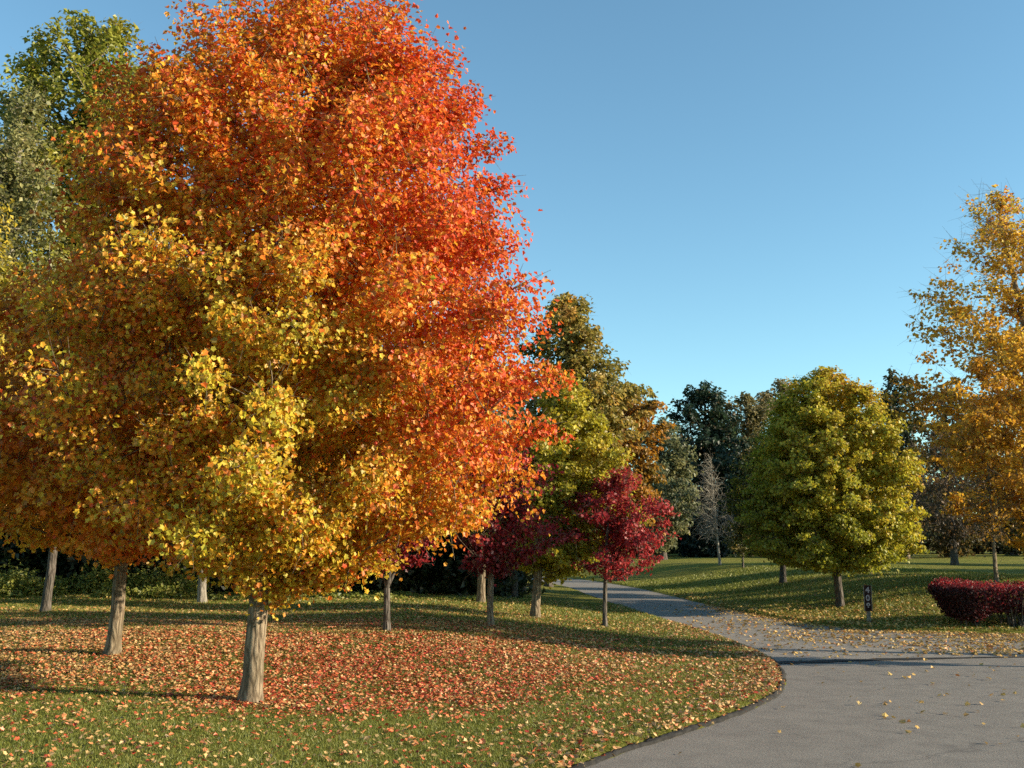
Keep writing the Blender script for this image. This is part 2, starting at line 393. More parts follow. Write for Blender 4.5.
    if nlf:
        n = len(C)*nlf; ci = np.repeat(np.arange(len(C)), nlf)
        rcv = rc*g.uniform(.7, 1.25, len(C))[ci]
        v = unit(g.normal(0, 1, (n, 3)))*(g.uniform(0, 1, n)**.45)[:, None]*rcv[:, None]; v[:, 2] *= flat
        v[g.uniform(0, 1, n) < .08] *= 1.3
        if spray > 1:
            ctr = np.array([cshift[0], cshift[1], 0])
            bd = C-np.c_[np.tile(ctr[:2], (len(C), 1)), cb+(C[:, 2]-cb)*.75-.3]; bd = unit(bd)[ci]
            along = (v*bd).sum(1)[:, None]*bd; v = (v-along)*.72+along*spray
            v[:, 2] -= .25*(np.hypot(v[:, 0], v[:, 1])**2)/rc
        P = C[ci]+v
        ztop = H+.1; P[:, 2] = np.minimum(P[:, 2], ztop+g.normal(0, .1, n))
        if thin:
            kp = g.uniform(0, 1, n) > thin*S(((P[:, 2]-cb)/(H-cb)-.45)/.35); P = P[kp]; v = v[kp]; ci = ci[kp]; n = len(P)
        out = unit(P-np.array([cshift[0], cshift[1], cb+(H-cb)*.4]))
        Nn = unit(g.normal(0, .75, (n, 3))+out*.55+np.array([0, 0, .55])+unit(v)*.35)
        Td = g.normal(0, .7, (n, 3))+np.array([0, 0, -.65])+out*.5; Td = unit(Td-(Td*Nn).sum(1)[:, None]*Nn)
        sz = lsize*g.uniform(.65, 1.3, n)
        V, Fl, k = leaves(P, Nn, Td, sz, leaf, g.uniform(.05, .55, n), g.uniform(-.1, .6, n))
        hh = np.clip((P[:, 2]-cb)/(H-cb), 0, 1); xx = (P[:, 0]-cshift[0])/rr.max()
        cn = g.normal(0, 1, len(C))
        cn = .6*cn+.7*(np.sin(C[:, 0]*1.1+ph[0])+np.sin(C[:, 2]*1.4+C[:, 0]*.6+ph[1])+np.sin(C[:, 1]*1.2+ph[2]))/1.3
        tt = c0+cw[0]*hh+cw[1]*xx+cw[2]*cn[ci]+cw[3]*g.normal(0, 1, n)
        if field: tt += field(xx, hh, P[:, 1]/rr.max())
        col = palette(pal, tt)*g.uniform(.72, 1.2, n)[:, None]
        br = g.uniform(0, 1, n) < .06; col[br] = col[br]*.45+np.array([.10, .06, .025])
        mesh_np('crown', V, Fl, LEAF, root, np.repeat(col, k, 0))
    return root

def prof_round(r): return [(0, r*.45), (.08, r*.78), (.25, r), (.5, r*.97), (.7, r*.8), (.85, r*.56), (.95, r*.3), (1, r*.1)]
def prof_broad(r): return [(0, r*.6), (.3, r), (.6, r), (.8, r*.86), (.92, r*.6), (1, r*.22)]
def prof_oval(r): return [(0, r*.35), (.12, r*.7), (.35, r), (.6, r*.9), (.8, r*.62), (.93, r*.34), (1, r*.08)]
def prof_top(r): return [(0, r*.25), (.3, r*.55), (.6, r*.95), (.8, r), (.93, r*.6), (1, r*.15)]

YG = (.46, .42, .035); YEL = (.66, .46, .035); GOLD = (.74, .37, .03); ORA = (.76, .24, .022); RED = (.66, .09, .025)
MAP_PAL = [(0, YG), (.22, (.50, .42, .035)), (.42, YEL), (.58, GOLD), (.74, ORA), (1, RED)]
GRN_PAL = [(0, (.12, .115, .012)), (.4, (.21, .20, .02)), (.7, (.33, .31, .03)), (.9, (.42, .28, .03)), (1, (.42, .2, .03))]
DKRED = [(0, (.13, .012, .014)), (.5, (.30, .022, .026)), (.85, (.50, .05, .045)), (1, (.45, .12, .04))]
OLIVE = [(0, (.08, .08, .02)), (.5, (.18, .16, .04)), (.8, (.32, .22, .055)), (1, (.34, .2, .05))]
BROWN = [(0, (.12, .08, .025)), (.5, (.28, .15, .03)), (1, (.45, .2, .03))]
DKG = [(0, (.012, .03, .018)), (.6, (.03, .055, .028)), (1, (.07, .09, .03))]
GREYG = [(0, (.08, .095, .045)), (.6, (.16, .17, .08)), (1, (.28, .26, .10))]
ORG = [(0, (.52, .25, .022)), (.4, (.70, .41, .035)), (.75, (.80, .60, .09)), (1, (.58, .2, .02))]

# main maple
b = G(250, 703)
mp_ = [(1.85, .7), (2.15, 1.4), (2.5, 2.2), (3.05, 2.95), (3.5, 3.3), (4.2, 3.5), (5.1, 3.48), (5.8, 3.2), (6.4, 3.05), (7.0, 3.1), (7.6, 3.0), (8.3, 2.7), (8.9, 2.25), (9.5, 1.7), (9.95, 1.0), (10.2, .35)]
z0, z1 = 1.85, 10.2
tree('maple_tree', 'large maple turning red, orange and gold, nearest to the road with the thickest leaning trunk', b, z1, z0,
     [((z-z0)/(z1-z0), r) for z, r in mp_], .14, 820, 290, .062, MAP_PAL, (.26, .04, .065, .19), 'maple', 11, .48, (.45, .0), BARK,
     'maples on the lawn', .42, .08, 7, 1, .8, c0=.56, spray=1.5, cshift=(.2, 0), field=lambda x, h, y: -.24*np.exp(-((x-.25)/.42)**2-((h-.16)/.26)**2)+.20*S((x-.25)/.6)*S((h-.05)/.2)-.05*S(-x)*S((h-.6)/.4))
b = G(112, 655)
tree('maple_tree', 'orange and gold maple behind the left side of the largest maple', b, 7.4, 2.3,
     prof_round(3.7), .12, 420, 190, .085, MAP_PAL, (.22, .0, .09, .09), 'maple', 12, .55, (.3, 0), BARK, 'maples on the lawn', .45, .10, 4, c0=.60)
b = G(45, 612)
tree('maple_tree', 'amber maple with a dark trunk at far left, in front of the sunlit weeds', b, 8.2, 2.7,
     prof_round(3.4), .115, 190, 80, .17, ORG, (.3, 0, .15, .12), 'rhomb', 13, .65, (.3, 0), BARKD, 'maples on the lawn', .5, .15, 2, c0=.2)
b = G(202, 603)
tree('maple_tree', 'golden maple whose slim pale trunk stands at the edge of the dark woods', b, 8.5, 2.3,
     prof_round(3.0), .13, 150, 60, .17, ORG, (.3, 0, .15, .12), 'rhomb', 14, .65, (0, 0), BARKP, 'maples on the lawn', .5, .15, 2, c0=.25)
# small trees on the lawn
b = G(387, 632)
tree('red_tree', 'small dark red tree with a forked trunk under the right side of the largest maple', b, 4.1, 1.9,
     prof_round(1.3), .07, 80, 90, .085, DKRED, (.3, .1, .2, .2), 'maple', 21, .35, (0, 0), BARKD, 'small dark red trees', .55, .2, 4, split=.85, c0=.3, spray=1.1)
b = G(491, 627)
tree('red_tree', 'dark red tree on a slim straight trunk left of the yellow green maple', b, 4.6, 1.65,
     [(0, .6), (.15, 1.15), (.4, 1.4), (.65, 1.35), (.85, 1.0), (1, .3)], .075, 130, 48, .08, DKRED, (.2, .1, .15, .15), 'maple', 22, .4, (.0, 0), BARK, 'small dark red trees', .55, .15, 4, c0=.3, cshift=(.15, 0), gapf=.1)
b = G(481, 603)
tree('maple_tree', 'maple with a pale trunk set against the dark woods behind the slim dark red tree', b, 7.5, 2.6,
     prof_round(1.9), .13, 70, 60, .17, OLIVE, (.3, 0, .15, .12), 'rhomb', 23, .6, (0, 0), BARK, 'maples on the lawn', .5, .15, 2, c0=.3)
b = G(535, 618); t1 = AT(572, 372, b[1])
tree('maple_tree', 'yellow green upright maple between the two slender dark red trees', b, t1[2], 1.5,
     [(0, .8), (.1, 1.35), (.3, 1.65), (.55, 1.5), (.75, 1.15), (.9, .7), (1, .2)], .12, 210, 120, .10, [(0, (.24, .24, .02)), (.5, (.50, .42, .035)), (.8, (.55, .38, .03)), (1, (.5, .22, .02))], (.15, .1, .15, .12), 'maple', 24, .4, (.65, 0), BARK,
     'maples on the lawn', .5, .12, 3, c0=.3, cshift=(.35, 0))
b = G(605, 627)
tree('red_tree', 'bright crimson small tree standing alone beside the bend of the lane', b, 4.0, 1.45,
     [(0, .6), (.15, 1.3), (.4, 1.55), (.7, 1.2), (.93, .65), (1, .25)], .06, 170, 44, .075, [(0, (.26, .02, .022)), (.5, (.38, .03, .034)), (.9, (.52, .08, .06)), (1, (.5, .3, .04))], (.1, .15, .15, .17), 'maple', 28, .30, (.15, 0), BARKD, 'small dark red trees', .7, .13, 6, c0=.33, cshift=(.3, 0), gapf=.12, spray=1.15)

def span(name, label, pxc, Y, pytop, pybot, halfpx, prof, ncl, nlf, ls, pal, seed, **kw):
    c = AT(pxc, 500, Y); base = np.array([c[0], Y, float(hgt(c[0], Y)[0])])
    r = halfpx/F*Y
    top = AT(pxc, pytop, Y)[2]; bot = AT(pxc, pybot, Y)[2] if pybot else base[2]+1.5
    bot = max(bot, base[2]+.6)
    return tree(name, label, base, top, bot, prof(r), kw.pop('tr', max(.12, (top-base[2])*.022)), ncl, nlf, ls, pal, seed=seed, rc=kw.pop('rc', max(.5, r*.22)), **kw)

# trees behind the lane, left of the gap
span('oak_tree', 'tall olive brown oak with layered limbs showing above the yellow green maple', 548, 48, 296, 520, 68,
     lambda r: [(0, r*.6), (.2, r*.95), (.33, r*.75), (.45, r*1.0), (.6, r*1.0), (.68, r*.8), (.8, r*.62), (.92, r*.5), (1, r*.2)], 420, 80, .24, [(0, (.14, .13, .025)), (.5, (.28, .23, .045)), (.8, (.44, .30, .06)), (1, (.5, .28, .06))], 31, noise=.2, gapf=.12, rc=.75, cw=(.1, .15, .2, .15), c0=.45, flat=.45, shell=.6, bark=BARKD, tr=.18, cshift=(1.1, 0))
span('oak_tree', 'orange brown oak right of the tall olive oak, beyond the lane', 618, 56, 380, 520, 46,
     prof_broad, 260, 75, .27, [(0, (.16, .12, .02)), (.5, (.42, .21, .025)), (1, (.55, .2, .02))], 32, bark=BARKD, noise=.2, gapf=.15, rc=.65, cw=(.0, .15, .2, .15), c0=.45)
span('poplar_tree', 'thin grey green tree with sky showing through, right of the orange brown oak', 662, 72, 412, 545, 40,
     prof_broad, 200, 50, .28, GREYG, 33, noise=.2, gapf=.3, rc=.75, cw=(.2, .2, .2, .15), c0=.35, bark=BARKD)
span('evergreen_tree', 'dark blue green evergreen tree beyond the bare tree', 708, 88, 384, 552, 48,
     prof_broad, 300, 70, .36, DKG, 34, noise=.2, gapf=.15, rc=1.0, cw=(.2, .2, .2, .15), c0=.2, bark=BARKD)
span('woodland_tree', 'olive grey tree standing between the dark evergreen and the big green maple', 750, 92, 390, 552, 42,
     prof_broad, 220, 60, .34, [(0, (.10, .095, .035)), (.6, (.2, .17, .065)), (1, (.3, .24, .1))], 35, noise=.2, gapf=.15, rc=.9, cw=(.3, .2, .2, .15), c0=.3, group='trees at the far edge of the field')
span('woodland_tree', 'grey brown rounded tree top showing left of the big green maple', 785, 96, 380, 552, 50,
     prof_broad, 260, 60, .34, [(0, (.12, .10, .04)), (.6, (.23, .18, .07)), (1, (.3, .24, .1))], 36, noise=.15, rc=1.0, cw=(.3, .2, .2, .15), c0=.3, group='trees at the far edge of the field')
span('woodland_tree', 'dark green and rust pointed tree right of the big green maple', 902, 80, 368, 552, 40,
     lambda r: [(0, r), (.4, r), (.7, r*.85), (.85, r*.6), (1, r*.15)], 170, 60, .33, [(0, (.02, .035, .014)), (.5, (.06, .065, .02)), (.8, (.22, .12, .03)), (1, (.3, .12, .03))], 37, noise=.25, gapf=.15, rc=.85, cw=(.2, .1, .2, .15), c0=.25, group='trees at the far edge of the field')
span('woodland_tree', 'russet and olive tree filling the gap behind the yellow tree', 950, 84, 385, 552, 50,
     prof_broad, 180, 60, .33, [(0, (.05, .05, .018)), (.5, (.13, .10, .03)), (1, (.28, .13, .035))], 38, noise=.2, gapf=.15, rc=1.0, cw=(.2, .1, .2, .15), c0=.35, group='trees at the far edge of the field')
for px_, Y_, tp_, hw, lab, pal_, sd in [
    (598, 78, 425, 40, 'olive tree low behind the orange brown oak', OLIVE, 51),
    (645, 95, 455, 50, 'low dark green tree filling in behind the thin grey green tree', DKG, 52),
    (735, 108, 440, 60, 'dark tree low behind the bare pale tree', DKG, 53),
    (810, 108, 400, 60, 'dark green tree directly behind the crown of the big green maple', DKG, 54),
    (865, 104, 420, 60, 'dull olive tree low at the right foot of the big green maple', OLIVE, 55),
    (1010, 96, 400, 48, 'dark olive tree behind the yellow tree at the right edge', OLIVE, 56),
    (1080, 92, 420, 50, 'brown tree beyond the hedge at the far right', BROWN, 57)]:
    span('woodland_tree', lab, px_, Y_, tp_, 553, hw, prof_round, 120, 50, .4, pal_, sd, noise=.2, rc=1.2, cw=(.2, .1, .2, .15), c0=.25, group='trees at the far edge of the field', bark=BARKD)
# bare tree and sapling
b = G(720, 565)
tree('bare_tree', 'leafless pale tree standing alone on the far lawn left of the green maples', b, AT(715, 452, b[1])[2], b[2]+1.6,
     [(0, 1.2), (.2, 1.8), (.4, 1.2), (.75, .8), (1, .3)], .08, 150, 0, .1, None, seed=41, rc=.8, bark=BARKP, twigs=5, twr=.009, shell=.7, up=.9, lean=(-.4, 0))
b = G(743, 568)
tree('sapling', 'small leafy sapling on the far lawn beside the leafless pale tree', b, b[2]+2.4, b[2]+.9, prof_round(.8), .06, 40, 50, .13, OLIVE, seed=42, rc=.35, bark=BARKD, c0=.2)
# green maples
b = G(840, 607); t1 = AT(828, 370, b[1])
GM = [(0, (.24, .25, .022)), (.35, (.40, .38, .032)), (.6, (.54, .42, .035)), (.8, (.50, .30, .03)), (1, (.50, .2, .03))]
tree('maple_tree', 'big yellow green maple with a rounded crown beside the road marker post', b, t1[2], b[2]+1.35,
     [(0, 1.4), (.06, 2.3), (.18, 2.7), (.4, 2.65), (.6, 2.4), (.78, 1.98), (.9, 1.4), (1, .5)], .125, 800, 110, .09, GM, (.34, .16, .12, .13), 'maple', 43, .38, (0, 0), BARKD,
     'maples across the lane', .40, .04, 3, c0=.20)
b = G(783, 583)
tree('maple_tree', 'green maple half hidden behind the left side of the big yellow green maple', b, AT(783, 415, b[1])[2], b[2]+1.3,
     prof_round(2.1), .13, 300, 90, .12, GRN_PAL, (.3, .1, .15, .12), 'rhomb', 44, .5, (0, 0), BARKD, 'maples across the lane', .5, .1, 2, c0=.2)
# right group
b = G(955, 565)
tree('old_tree', 'old dark trunked tree with sparse brown leaves and drooping grey limbs on the far field', b, AT(950, 425, b[1])[2], b[2]+1.7,
     prof_round(4.2), .19, 240, 16, .2, [(0, (.06, .05, .025)), (.6, (.16, .09, .035)), (1, (.3, .13, .03))], (.2, 0, .2, .15), 'rhomb', 45, .8, (0, 0), BARKD, None, .6, .2, 6, twr=.012, c0=.3)
b = G(997, 583)
tree('bare_tree', 'slim young tree losing its leaves behind the red hedge', b, b[2]+4.4, b[2]+1.4,
     prof_oval(1.2), .07, 90, 8, .1, ORG, (.3, 0, .2, .15), 'rhomb', 46, .5, (0, 0), BARK, None, .6, .2, 5, twr=.006, c0=.1)
c = AT(1078, 560, 34)
tree('maple_tree', 'yellow orange maple with bare top twigs leaning in at the right edge, behind the hedge', (c[0], 34, float(hgt(c[0], 34)[0])), AT(990, 182, 34)[2], 1.9,
     [(0, 2.8), (.12, 4.1), (.3, 4.9), (.5, 4.4), (.62, 3.8), (.75, 2.8), (.9, 1.8), (1, .6)], .2, 640, 62, .13, ORG, (.2, .0, .2, .15), 'maple', 47, .55, (-2.0, 0), BARK,
     'maples across the lane', .6, .17, 7, twig_len=1.6, gapf=.2, c0=.28, thin=.45)
# trees standing outside the picture whose shade falls on the lawn and lane
tree('shade_tree', 'slender tree off to the right shading a stripe of lawn', (14.6, 17.3, 0), 6.6, 2.3, prof_oval(.75), .09, 90, 60, .14, ORG, seed=61, rc=.4, leaf='rhomb', c0=.3)
for k, (x_, y_, h_, r_) in enumerate([(21, 18, 10.5, 1.45), (42, 33, 12, 4.2), (36, 42, 11, 4), (48, 54, 13, 4.6)]):
    tree('shade_tree', ['large', 'tall', 'distant', 'farthest'][k]+' tree beyond the right edge shading the field', (x_, y_, float(hgt(x_, y_)[0])), h_, (5.6 if k == 0 else 2.2), prof_round(r_), .2, 230, 60, .26, OLIVE, seed=62+k, rc=.9, c0=.4)

# left skyline trees
span('woodland_tree', 'tall bright green tree rising behind the maples at the upper left', 68, 40, 20, 470, 92,
     lambda r: [(0, r*.9), (.5, r), (.7, r*1.1), (.8, r*1.1), (.9, r*.9), (1, r*.4)], 560, 85, .23, [(0, (.14, .15, .02)), (.5, (.30, .30, .035)), (1, (.44, .36, .05))], 71, noise=.1, rc=.85, cw=(.2, .15, .2, .15), c0=.25, group='trees of the left woods', shell=.6)
span('woodland_tree', 'pale grey green tree at the left edge, upper leaves thinning', -8, 36, 84, 480, 66,
     lambda r: [(0, r*.8), (.4, r), (.7, r*.95), (.85, r*.7), (1, r*.3)], 330, 60, .19, [(0, (.15, .15, .05)), (.6, (.29, .28, .10)), (1, (.44, .38, .14))], 72, noise=.2, gapf=.08, rc=.8, cw=(.2, .1, .2, .15), c0=.35, group='trees of the left woods', bark=BARKP)
span('woodland_tree', 'yellow leaved tree peeking in at the left edge below the grey green tree', -42, 31, 165, 480, 50,
     prof_oval, 180, 70, .18, [(0, (.3, .26, .03)), (1, (.62, .45, .05))], 73, noise=.2, rc=.7, cw=(.2, .1, .2, .15), c0=.4, group='trees of the left woods')

# ------------------------------------------------------------------ woods (one mass) and undergrowth
def mass(name, boxes, n, size, pal, seed, thick=None):
    g = np.random.default_rng(seed); P = []
    for (x0, x1, y0, y1, z0_, z1_, wgt) in boxes:
        m = int(n*wgt); x = g.uniform(x0, x1, m); y = g.uniform(y0, y1, m)
        hmax = z1_*(.72+.18*np.sin(x*.7+seed)+.1*np.sin(x*1.9+2)+.08*np.sin(y*1.3))
        z = z0_+(hmax-z0_)*g.uniform(0, 1, m)**.8
        P.append(np.c_[x, y, z+hgt(x, y)])
    P = np.vstack(P); m = len(P)
    # gather the leaves into clumps
    cl = P[g.integers(0, m, m//60)]; P = cl[g.integers(0, len(cl), m)]+g.normal(0, .42, (m, 3))*np.array([1, 1, .7])
    P[:, 2] = np.maximum(P[:, 2], hgt(P[:, 0], P[:, 1])+.03)
    Nn = unit(g.normal(0, 1, (m, 3))+np.array([0, 0, .4])); Td = g.normal(0, 1, (m, 3)); Td = unit(Td-(Td*Nn).sum(1)[:, None]*Nn)
    V, Fl, k = leaves(P, Nn, Td, size*g.uniform(.6, 1.3, m), 'rhomb')
    col = palette(pal, g.normal(.45, .22, m)+.2*np.sin(P[:, 0]*.9)*np.sin(P[:, 2]*1.1))
    return mesh_np(name, V, Fl, LEAF, None, np.repeat(col, k, 0))
WOODP = [(0, (.02, .03, .010)), (.5, (.045, .055, .016)), (.85, (.10, .085, .03)), (1, (.17, .10, .03))]
tag(mass('woods_foliage', [(-24, .3, 35.5, 44, .3, 9.5, 1.0), (-24, .3, 34.0, 36.5, .1, 4.5, .5)], 150000, .3, WOODP, 81), 'dense dark woodland foliage behind the lawn at left', 'woods', kind='stuff')
g = np.random.default_rng(82); ch = []
for k in range(90):
    x_ = g.uniform(-23, .5); y_ = g.uniform(34, 41); h_ = g.uniform(4, 9); r_ = g.uniform(.04, .14)
    z_ = float(hgt(x_, y_)[0]); ln = g.normal(0, .5, 2)
    ch.append((np.array([[x_, y_, z_-.1], [x_+ln[0]*.3, y_+ln[1]*.3, z_+h_*.5], [x_+ln[0], y_+ln[1], z_+h_]]), np.array([r_, r_*.7, r_*.25])))
V, Fc = tubes(ch, lambda r: 7)
tag(mesh_np('woods_stems', V, Fc, BARKD, smooth=True), 'crowd of dark stems inside the shaded woods', 'woods', kind='stuff')
tag(mass('hedgerow', [(8, 75, 108, 116, .1, 5.0, 1.0)], 60000, .42, [(0, (.03, .035, .012)), (.5, (.09, .085, .03)), (1, (.26, .15, .045))], 83), 'low tangled brush along the far edge of the field', 'brush', kind='stuff')
# backing bush of the gap at the far end of the lane
tag(mass('thicket', [(-16, 9, 84, 92, .1, 6.0, 1.0)], 60000, .42, WOODP, 85), 'dark thicket beyond the end of the lane', 'brush', kind='stuff')
# sunlit weeds
g = np.random.default_rng(84); m = 34000; nb = 95
bx = np.where(g.uniform(0, 1, nb) < .62, g.uniform(-19, -10.5, nb), g.uniform(-10.5, -1, nb)); by = g.uniform(30.6, 34.5, nb)
br_ = g.uniform(.15, .75, nb)*np.where(bx < -10.5, 1, .6); bh = br_*g.uniform(.8, 1.9, nb)*np.where(bx < -10.5, 1, .3)
q_ = g.choice(nb, m, p=br_**2/(br_**2).sum()); v = unit(g.normal(0, 1, (m, 3)))*(g.uniform(0, 1, m)**.5)[:, None]
x = bx[q_]+v[:, 0]*br_[q_]*1.3+g.normal(0, .08, m); y = by[q_]+v[:, 1]*br_[q_]
P = np.c_[x, y, hgt(x, y)+np.abs(v[:, 2])*bh[q_]*g.uniform(.5, 1.1, m)]
Nn = unit(g.normal(0, .6, (m, 3))+np.array([.2, -.1, .8])); Td = g.normal(0, 1, (m, 3)); Td = unit(Td-(Td*Nn).sum(1)[:, None]*Nn)
V, Fl, k = leaves(P, Nn, Td, .13*g.uniform(.5, 1.4, m), 'rhomb')
tag(mesh_np('weeds', V, Fl, LEAF, None, np.repeat(palette([(0, (.10, .13, .02)), (.6, (.26, .28, .05)), (1, (.42, .36, .08))], g.normal(.5, .25, m)), k, 0)), 'light green weeds along the foot of the woods', 'weeds', kind='stuff')

# ------------------------------------------------------------------ hedge
hr = empty('hedge', (14.9, 26.1, float(hgt(14.9, 26.1)[0]))); tag(hr, 'clipped dark red burning bush hedge beside the leaf strewn pavement', 'hedge')
g = np.random.default_rng(91); m = 62000
hx0, hx1, hy0, hy1 = 10.85, 19.5, 25.1, 27.1
u = g.uniform(-1, 1, (m, 3)); ax_ = g.integers(0, 3, m); sg = g.choice([-1, 1], m)
dep = 1-g.exponential(.07, m); u[np.arange(m), ax_] = sg*np.clip(dep, -1, 1.0)
q4 = (np.abs(u)**9).sum(1)**(1/9); u = u/np.maximum(q4, 1)[:, None]
X_ = (hx0+hx1)/2+u[:, 0]*(hx1-hx0)/2; 
zt = .78+.27*u[:, 2]*1.0
tz_ = (u[:, 2]+1)/2
Y_ = (hy0+hy1)/2+u[:, 1]*(hy1-hy0)/2*(.68+.32*tz_)
X_ = np.where(X_ < 13, 13-(13-X_)*(.80+.20*tz_), X_)
zb = .36+.10*np.sin(X_*2.1)+.06*np.sin(X_*5.3+Y_)
Zt = 1.0+.05*np.sin(X_*1.3)+.04*np.sin(X_*3.1+Y_*2)+.03*np.sin(X_*9+Y_*7)
Z_ = zb+(Zt-zb)*tz_
P = np.c_[X_, Y_, Z_+.0]+g.normal(0, .035, (m, 3)); P[:, 2] += np.abs(g.normal(0, .03, m))*(tz_ > .9)
gz = hgt(P[:, 0], P[:, 1]); P[:, 2] += gz*.6
Nn = unit(g.normal(0, .7, (m, 3))+np.c_[u[:, 0]*.2, u[:, 1]*.5, u[:, 2]*.7]); Td = g.normal(0, 1, (m, 3)); Td = unit(Td-(Td*Nn).sum(1)[:, None]*Nn)
V, Fl, k = leaves(P, Nn, Td, .062*g.uniform(.6, 1.3, m), 'rhomb')
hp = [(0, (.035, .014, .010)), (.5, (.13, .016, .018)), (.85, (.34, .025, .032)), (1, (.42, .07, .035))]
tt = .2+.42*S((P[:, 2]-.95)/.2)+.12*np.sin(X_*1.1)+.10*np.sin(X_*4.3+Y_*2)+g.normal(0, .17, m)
V0 = V-np.array(hr.location)
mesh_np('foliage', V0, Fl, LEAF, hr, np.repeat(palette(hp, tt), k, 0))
ch = []
for k in range(150):
    x_ = g.uniform(hx0+.6, hx1); y_ = g.uniform(hy0+.3, hy1-.5); x_ = round(x_/1.05)*1.05+g.normal(0, .12); 
    z_ = float(hgt(x_, y_)[0]); d_ = g.normal(0, .28, 2)
    ch.append((np.array([[x_, y_, z_-.05], [x_+d_[0]*.4, y_+d_[1]*.4, z_+.3], [x_+d_[0], y_+d_[1], z_+.7]])-np.array(hr.location), np.array([.022, .016, .008])))
V, Fc = tubes(ch, lambda r: 5); mesh_np('stems', V, Fc, BARKD, hr, smooth=True)

# ------------------------------------------------------------------ marker post
import bmesh
def boxes(lst, bev=.006):
    bm = bmesh.new()
    for (cx, cy, cz, sx, sy, sz) in lst:
        r_ = bmesh.ops.create_cube(bm, size=1)
        for v in r_['verts']: v.co = Vector((cx+v.co.x*sx, cy+v.co.y*sy, cz+v.co.z*sz))
    if bev: bmesh.ops.bevel(bm, geom=list(bm.edges), offset=bev, segments=2, affect='EDGES')
    return bm
def bobj(name, bm, mat, parent=None):
    me = bpy.data.meshes.new(name); bm.to_mesh(me); bm.free(); me.materials.append(mat)
    o = bpy.data.objects.new(name, me); COL.objects.link(o); o.parent = parent; return o
b = G(869, 623)
mk = empty('marker_post', b); mk.rotation_euler = (0, 0, R(-14)); tag(mk, 'slim wooden number post with a dark brown panel and white figures by the road edge', 'sign post')
s = NT('weathered_wood'); mpn = s.noise(16, 5); WOOD = s.principled(s.ramp(mpn, [(.35, (.10, .085, .065)), (.7, (.27, .24, .19))]), .9, mpn, .5, .01)
s = NT('brown_paint'); BP = s.principled(s.ramp(s.noise(12, 4), [(.3, (.018, .009, .008)), (.75, (.045, .022, .018))]), .9, spec=.1)
s = NT('white_paint'); WP = s.principled(s.ramp(s.noise(25, 4), [(.3, (.22, .18, .17)), (.7, (.38, .32, .31))]), .6)
bobj('post', boxes([(0, 0, .44, .10, .08, .98)], .008), WOOD, mk)
bobj('panel', boxes([(0, -.052, .64, .165, .02, .66)], .004), BP, mk)
bobj('cap', boxes([(0, -.01, .955, .185, .13, .03)], .006), BP, mk)
bobj('bracket', boxes([(-.095, -.052, .64, .02, .028, .66), (.095, -.052, .64, .02, .028, .66)], .003), WOOD, mk)
for ch_, z_ in (('4', .845), ('0', .64), ('8', .435)):
    cu = bpy.data.curves.new('figure', 'FONT'); cu.body = ch_; cu.size = .21; cu.align_x = 'CENTER'; cu.align_y = 'CENTER'; cu.extrude = .003; cu.offset = .006
    tmp = bpy.data.objects.new('tmp', cu); me = bpy.data.meshes.new_from_object(tmp); me.name = 'figure'; me.materials.clear(); me.materials.append(WP)
    bpy.data.objects.remove(tmp); bpy.data.curves.remove(cu); o = bpy.data.objects.new('figure', me); COL.objects.link(o); o.parent = mk
    o.location = (0, -.066, z_); o.rotation_euler = (R(90), 0, 0)

# ------------------------------------------------------------------ fallen leaves
def litter(n, xr, yr, dens, size, pal, mean, seed, road=None, maple=True, z=.02):
    g = np.random.default_rng(seed)
    x = g.uniform(*xr, n); y = g.uniform(*yr, n); d = sdist(x, y)
    k = g.uniform(0, 1, n) < dens(x, y, d)
    x, y, d = x[k], y[k], d[k]; m = len(x)
    zz = np.where(d > .0, hgt(x, y, d), .012)+z+g.uniform(0, .022, m)*(d > 0)
    zz = np.where(d < 0, .02+g.uniform(0, .006, m), zz)
    Nn = unit(np.c_[g.normal(0, .42, (m, 2)), np.ones(m)]); Td = g.normal(0, 1, (m, 3)); Td = unit(Td-(Td*Nn).sum(1)[:, None]*Nn)
    V, Fl, kk = leaves(np.c_[x, y, zz], Nn, Td, size*g.uniform(.6, 1.3, m), 'maple' if maple else 'rhomb', g.uniform(-.4, .5, m), g.uniform(-.6, .6, m))
    col = palette(pal, mean(x, y)+g.normal(0, .30, m))*g.uniform(.7, 1.15, m)[:, None]
    return V, Fl, np.repeat(col, kk, 0)
LP = [(0, (.22, .14, .06)), (.2, (.46, .30, .11)), (.4, (.62, .40, .17)), (.6, (.62, .25, .09)), (.8, (.58, .12, .045)), (1, (.42, .05, .03))]
LY = [(0, (.30, .17, .05)), (.4, (.48, .29, .08)), (.7, (.60, .42, .14)), (1, (.5, .18, .05))]
def patch(x, y, s=1.0, o=0): return .5+.5*np.sin(x*1.1*s+o)*np.sin(y*.9*s+1+o)*.7+.15*np.sin(x*3.1*s+y*2.3*s)
# dense carpet under the two big maples
def d1(x, y, d):
    a = S((y-12.6-.6*np.sin(x*.8))/3.0)*S((24.0-y)/3)*np.interp(x, [-16, -10, 0, 2.5, 4.5], [.75, .95, .85, .28, .18])
    near = .10*S((y-8)/3)
    return (np.maximum(a, near)*(.35+.65*S((patch(x*1.7, y*1.7)+.35*np.sin(x*9+3*np.sin(y*5))*np.sin(y*11+2*np.sin(x*6)))/.9))+.9*np.exp(-(np.hypot(x+3.65, y-13.75)-.2)/.35)*(np.hypot(x+3.65, y-13.75) < 1.5)+.015)*(d > .04)
A = litter(290000, (-14, 5), (8, 27), d1, .050, LP, lambda x, y: .42+.28*np.exp(-((x+2)/3.2)**2-((y-16)/5)**2)-.12*S((-6-x)/4), 101)
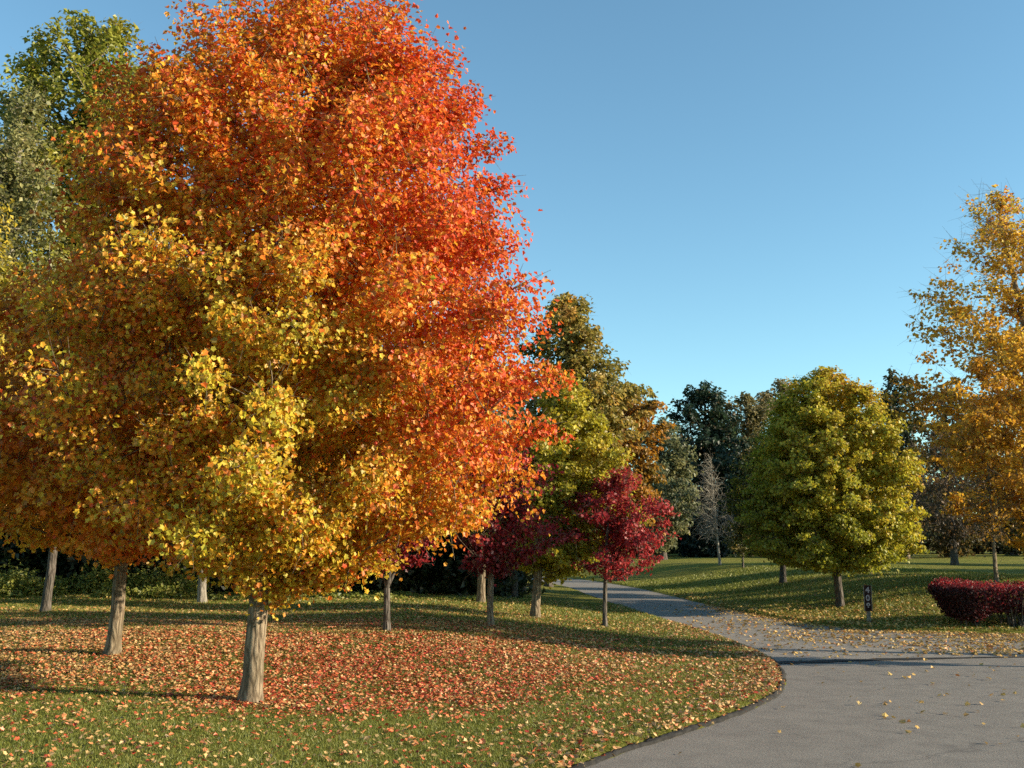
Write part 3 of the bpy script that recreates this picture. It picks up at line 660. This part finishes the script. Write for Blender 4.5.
# yellow leaves farther back on the lawn
B = litter(30000, (-16, 4.6), (24, 34.5), lambda x, y, d: (.16+.3*patch(x, y, .7, 2)**2)*(d > .15), .085, LY, lambda x, y: .5, 102, maple=False)
# drift along the kerb
Cc = litter(90000, (0, 5), (9, 28), lambda x, y, d: np.exp(-np.maximum(d-.05, 0)/.42)*(d > .0)*(.4+.6*patch(x*3, y*3))*np.interp(y, [9, 13, 17, 24, 28], [.5, .7, 1, .8, .4])*.5, .06, LP, lambda x, y: .35, 103)
# leaves blown over the old pavement
def d2(x, y, d):
    jy = np.interp(x, joint[:, 0], joint[:, 1])
    b_ = S((y-jy-.1)/.6)*np.interp(x, [4.8, 6, 8, 10, 13], [.05, .20, .45, .9, 1.0])*np.interp(y, [19, 21, 24, 25.4, 30, 36], [.5, .6, .8, 1., .3, .03])
    b_ = b_*(.35+.65*S((patch(x, y, 1.3, 1)-.3)/.4))
    dr = .9*np.exp(-np.abs(y-jy-.35)/.22)*S((x-9)/2)
    ed = .8*np.exp(-np.abs(d)/.4)*(x > 6)*(y > 20)
    return (np.maximum(np.maximum(b_*.85, dr), ed)+.008)*(d < -.02)
E = litter(90000, (4.6, 17), (11, 36), d2, .068, LY, lambda x, y: .5, 104)
F_ = litter(260, (0, 14), (10, 20), lambda x, y, d: .32*(d < -.2), .06, LY, lambda x, y: .5, 105)
H_ = litter(36000, (5, 19), (25, 42), lambda x, y, d: (np.exp(-((x-9)**2+(y-28)**2)/14)*.5+.5*np.exp(-d/.5)*(x > 5.5)+.05)*(d > 0), .09, LY, lambda x, y: .45, 106, maple=False)
def joinm(parts):
    V = []; Fs = []; Cs = []; o = 0
    for v, f, c_ in parts: V.append(v); Fs.append(f+o); Cs.append(c_); o += len(v)
    return np.vstack(V), Fs, np.vstack(Cs)
V, Fs, Cs = joinm([A, Cc, E, F_, B, H_])
tag(mesh_np('fallen_leaves', V, Fs, DRYLEAF, None, Cs), 'red, gold and tan fallen leaves strewn over lawn and pavement', 'fallen leaves', kind='stuff')

# ------------------------------------------------------------------ grass blades
g = np.random.default_rng(111)
def blades(n, xr, yr, hgtm, wd, seed):
    g = np.random.default_rng(seed)
    y = yr[0]+(yr[1]-yr[0])*g.uniform(0, 1, n)**1.25
    x = g.uniform(-1, 1, n)*(y*.56+1); k = (x > xr[0]) & (x < xr[1]); x, y = x[k], y[k]
    d = sdist(x, y); k = d > .06; x, y, d = x[k], y[k], d[k]; m = len(x); z = hgt(x, y, d)
    a = g.uniform(0, 6.28, m); h = hgtm*g.uniform(.5, 1.35, m)*(.8+.3*patch(x, y, 2)); wv = wd*g.uniform(.7, 1.3, m)*(.7+y/30)
    bx = np.c_[np.cos(a), np.sin(a), np.zeros(m)]*wv[:, None]/2; ln = np.c_[g.normal(0, .55, (m, 2)), np.ones(m)]*h[:, None]
    P = np.c_[x, y, z-.004]
    V = np.stack([P-bx, P+bx, P+ln], 1).reshape(-1, 3)
    Fc = np.arange(m*3).reshape(m, 3)
    col = palette([(0, (.08, .115, .014)), (.5, (.19, .20, .032)), (.8, (.28, .27, .06)), (1, (.36, .32, .10))], g.normal(.42, .22, m)+.2*(patch(x, y, .5)-.5))
    return V, Fc, np.repeat(col, 3, 0)
V, Fs, Cs = joinm([blades(420000, (-20, 5.2), (8.5, 21), .040, .008, 1), blades(260000, (-20, 5.2), (20, 35), .06, .016, 2), blades(160000, (5, 20), (24, 55), .07, .022, 3)])
tag(mesh_np('grass', V, Fs, GRASSM, None, Cs), 'short mown lawn grass', 'grass', kind='stuff')
print('scene built')
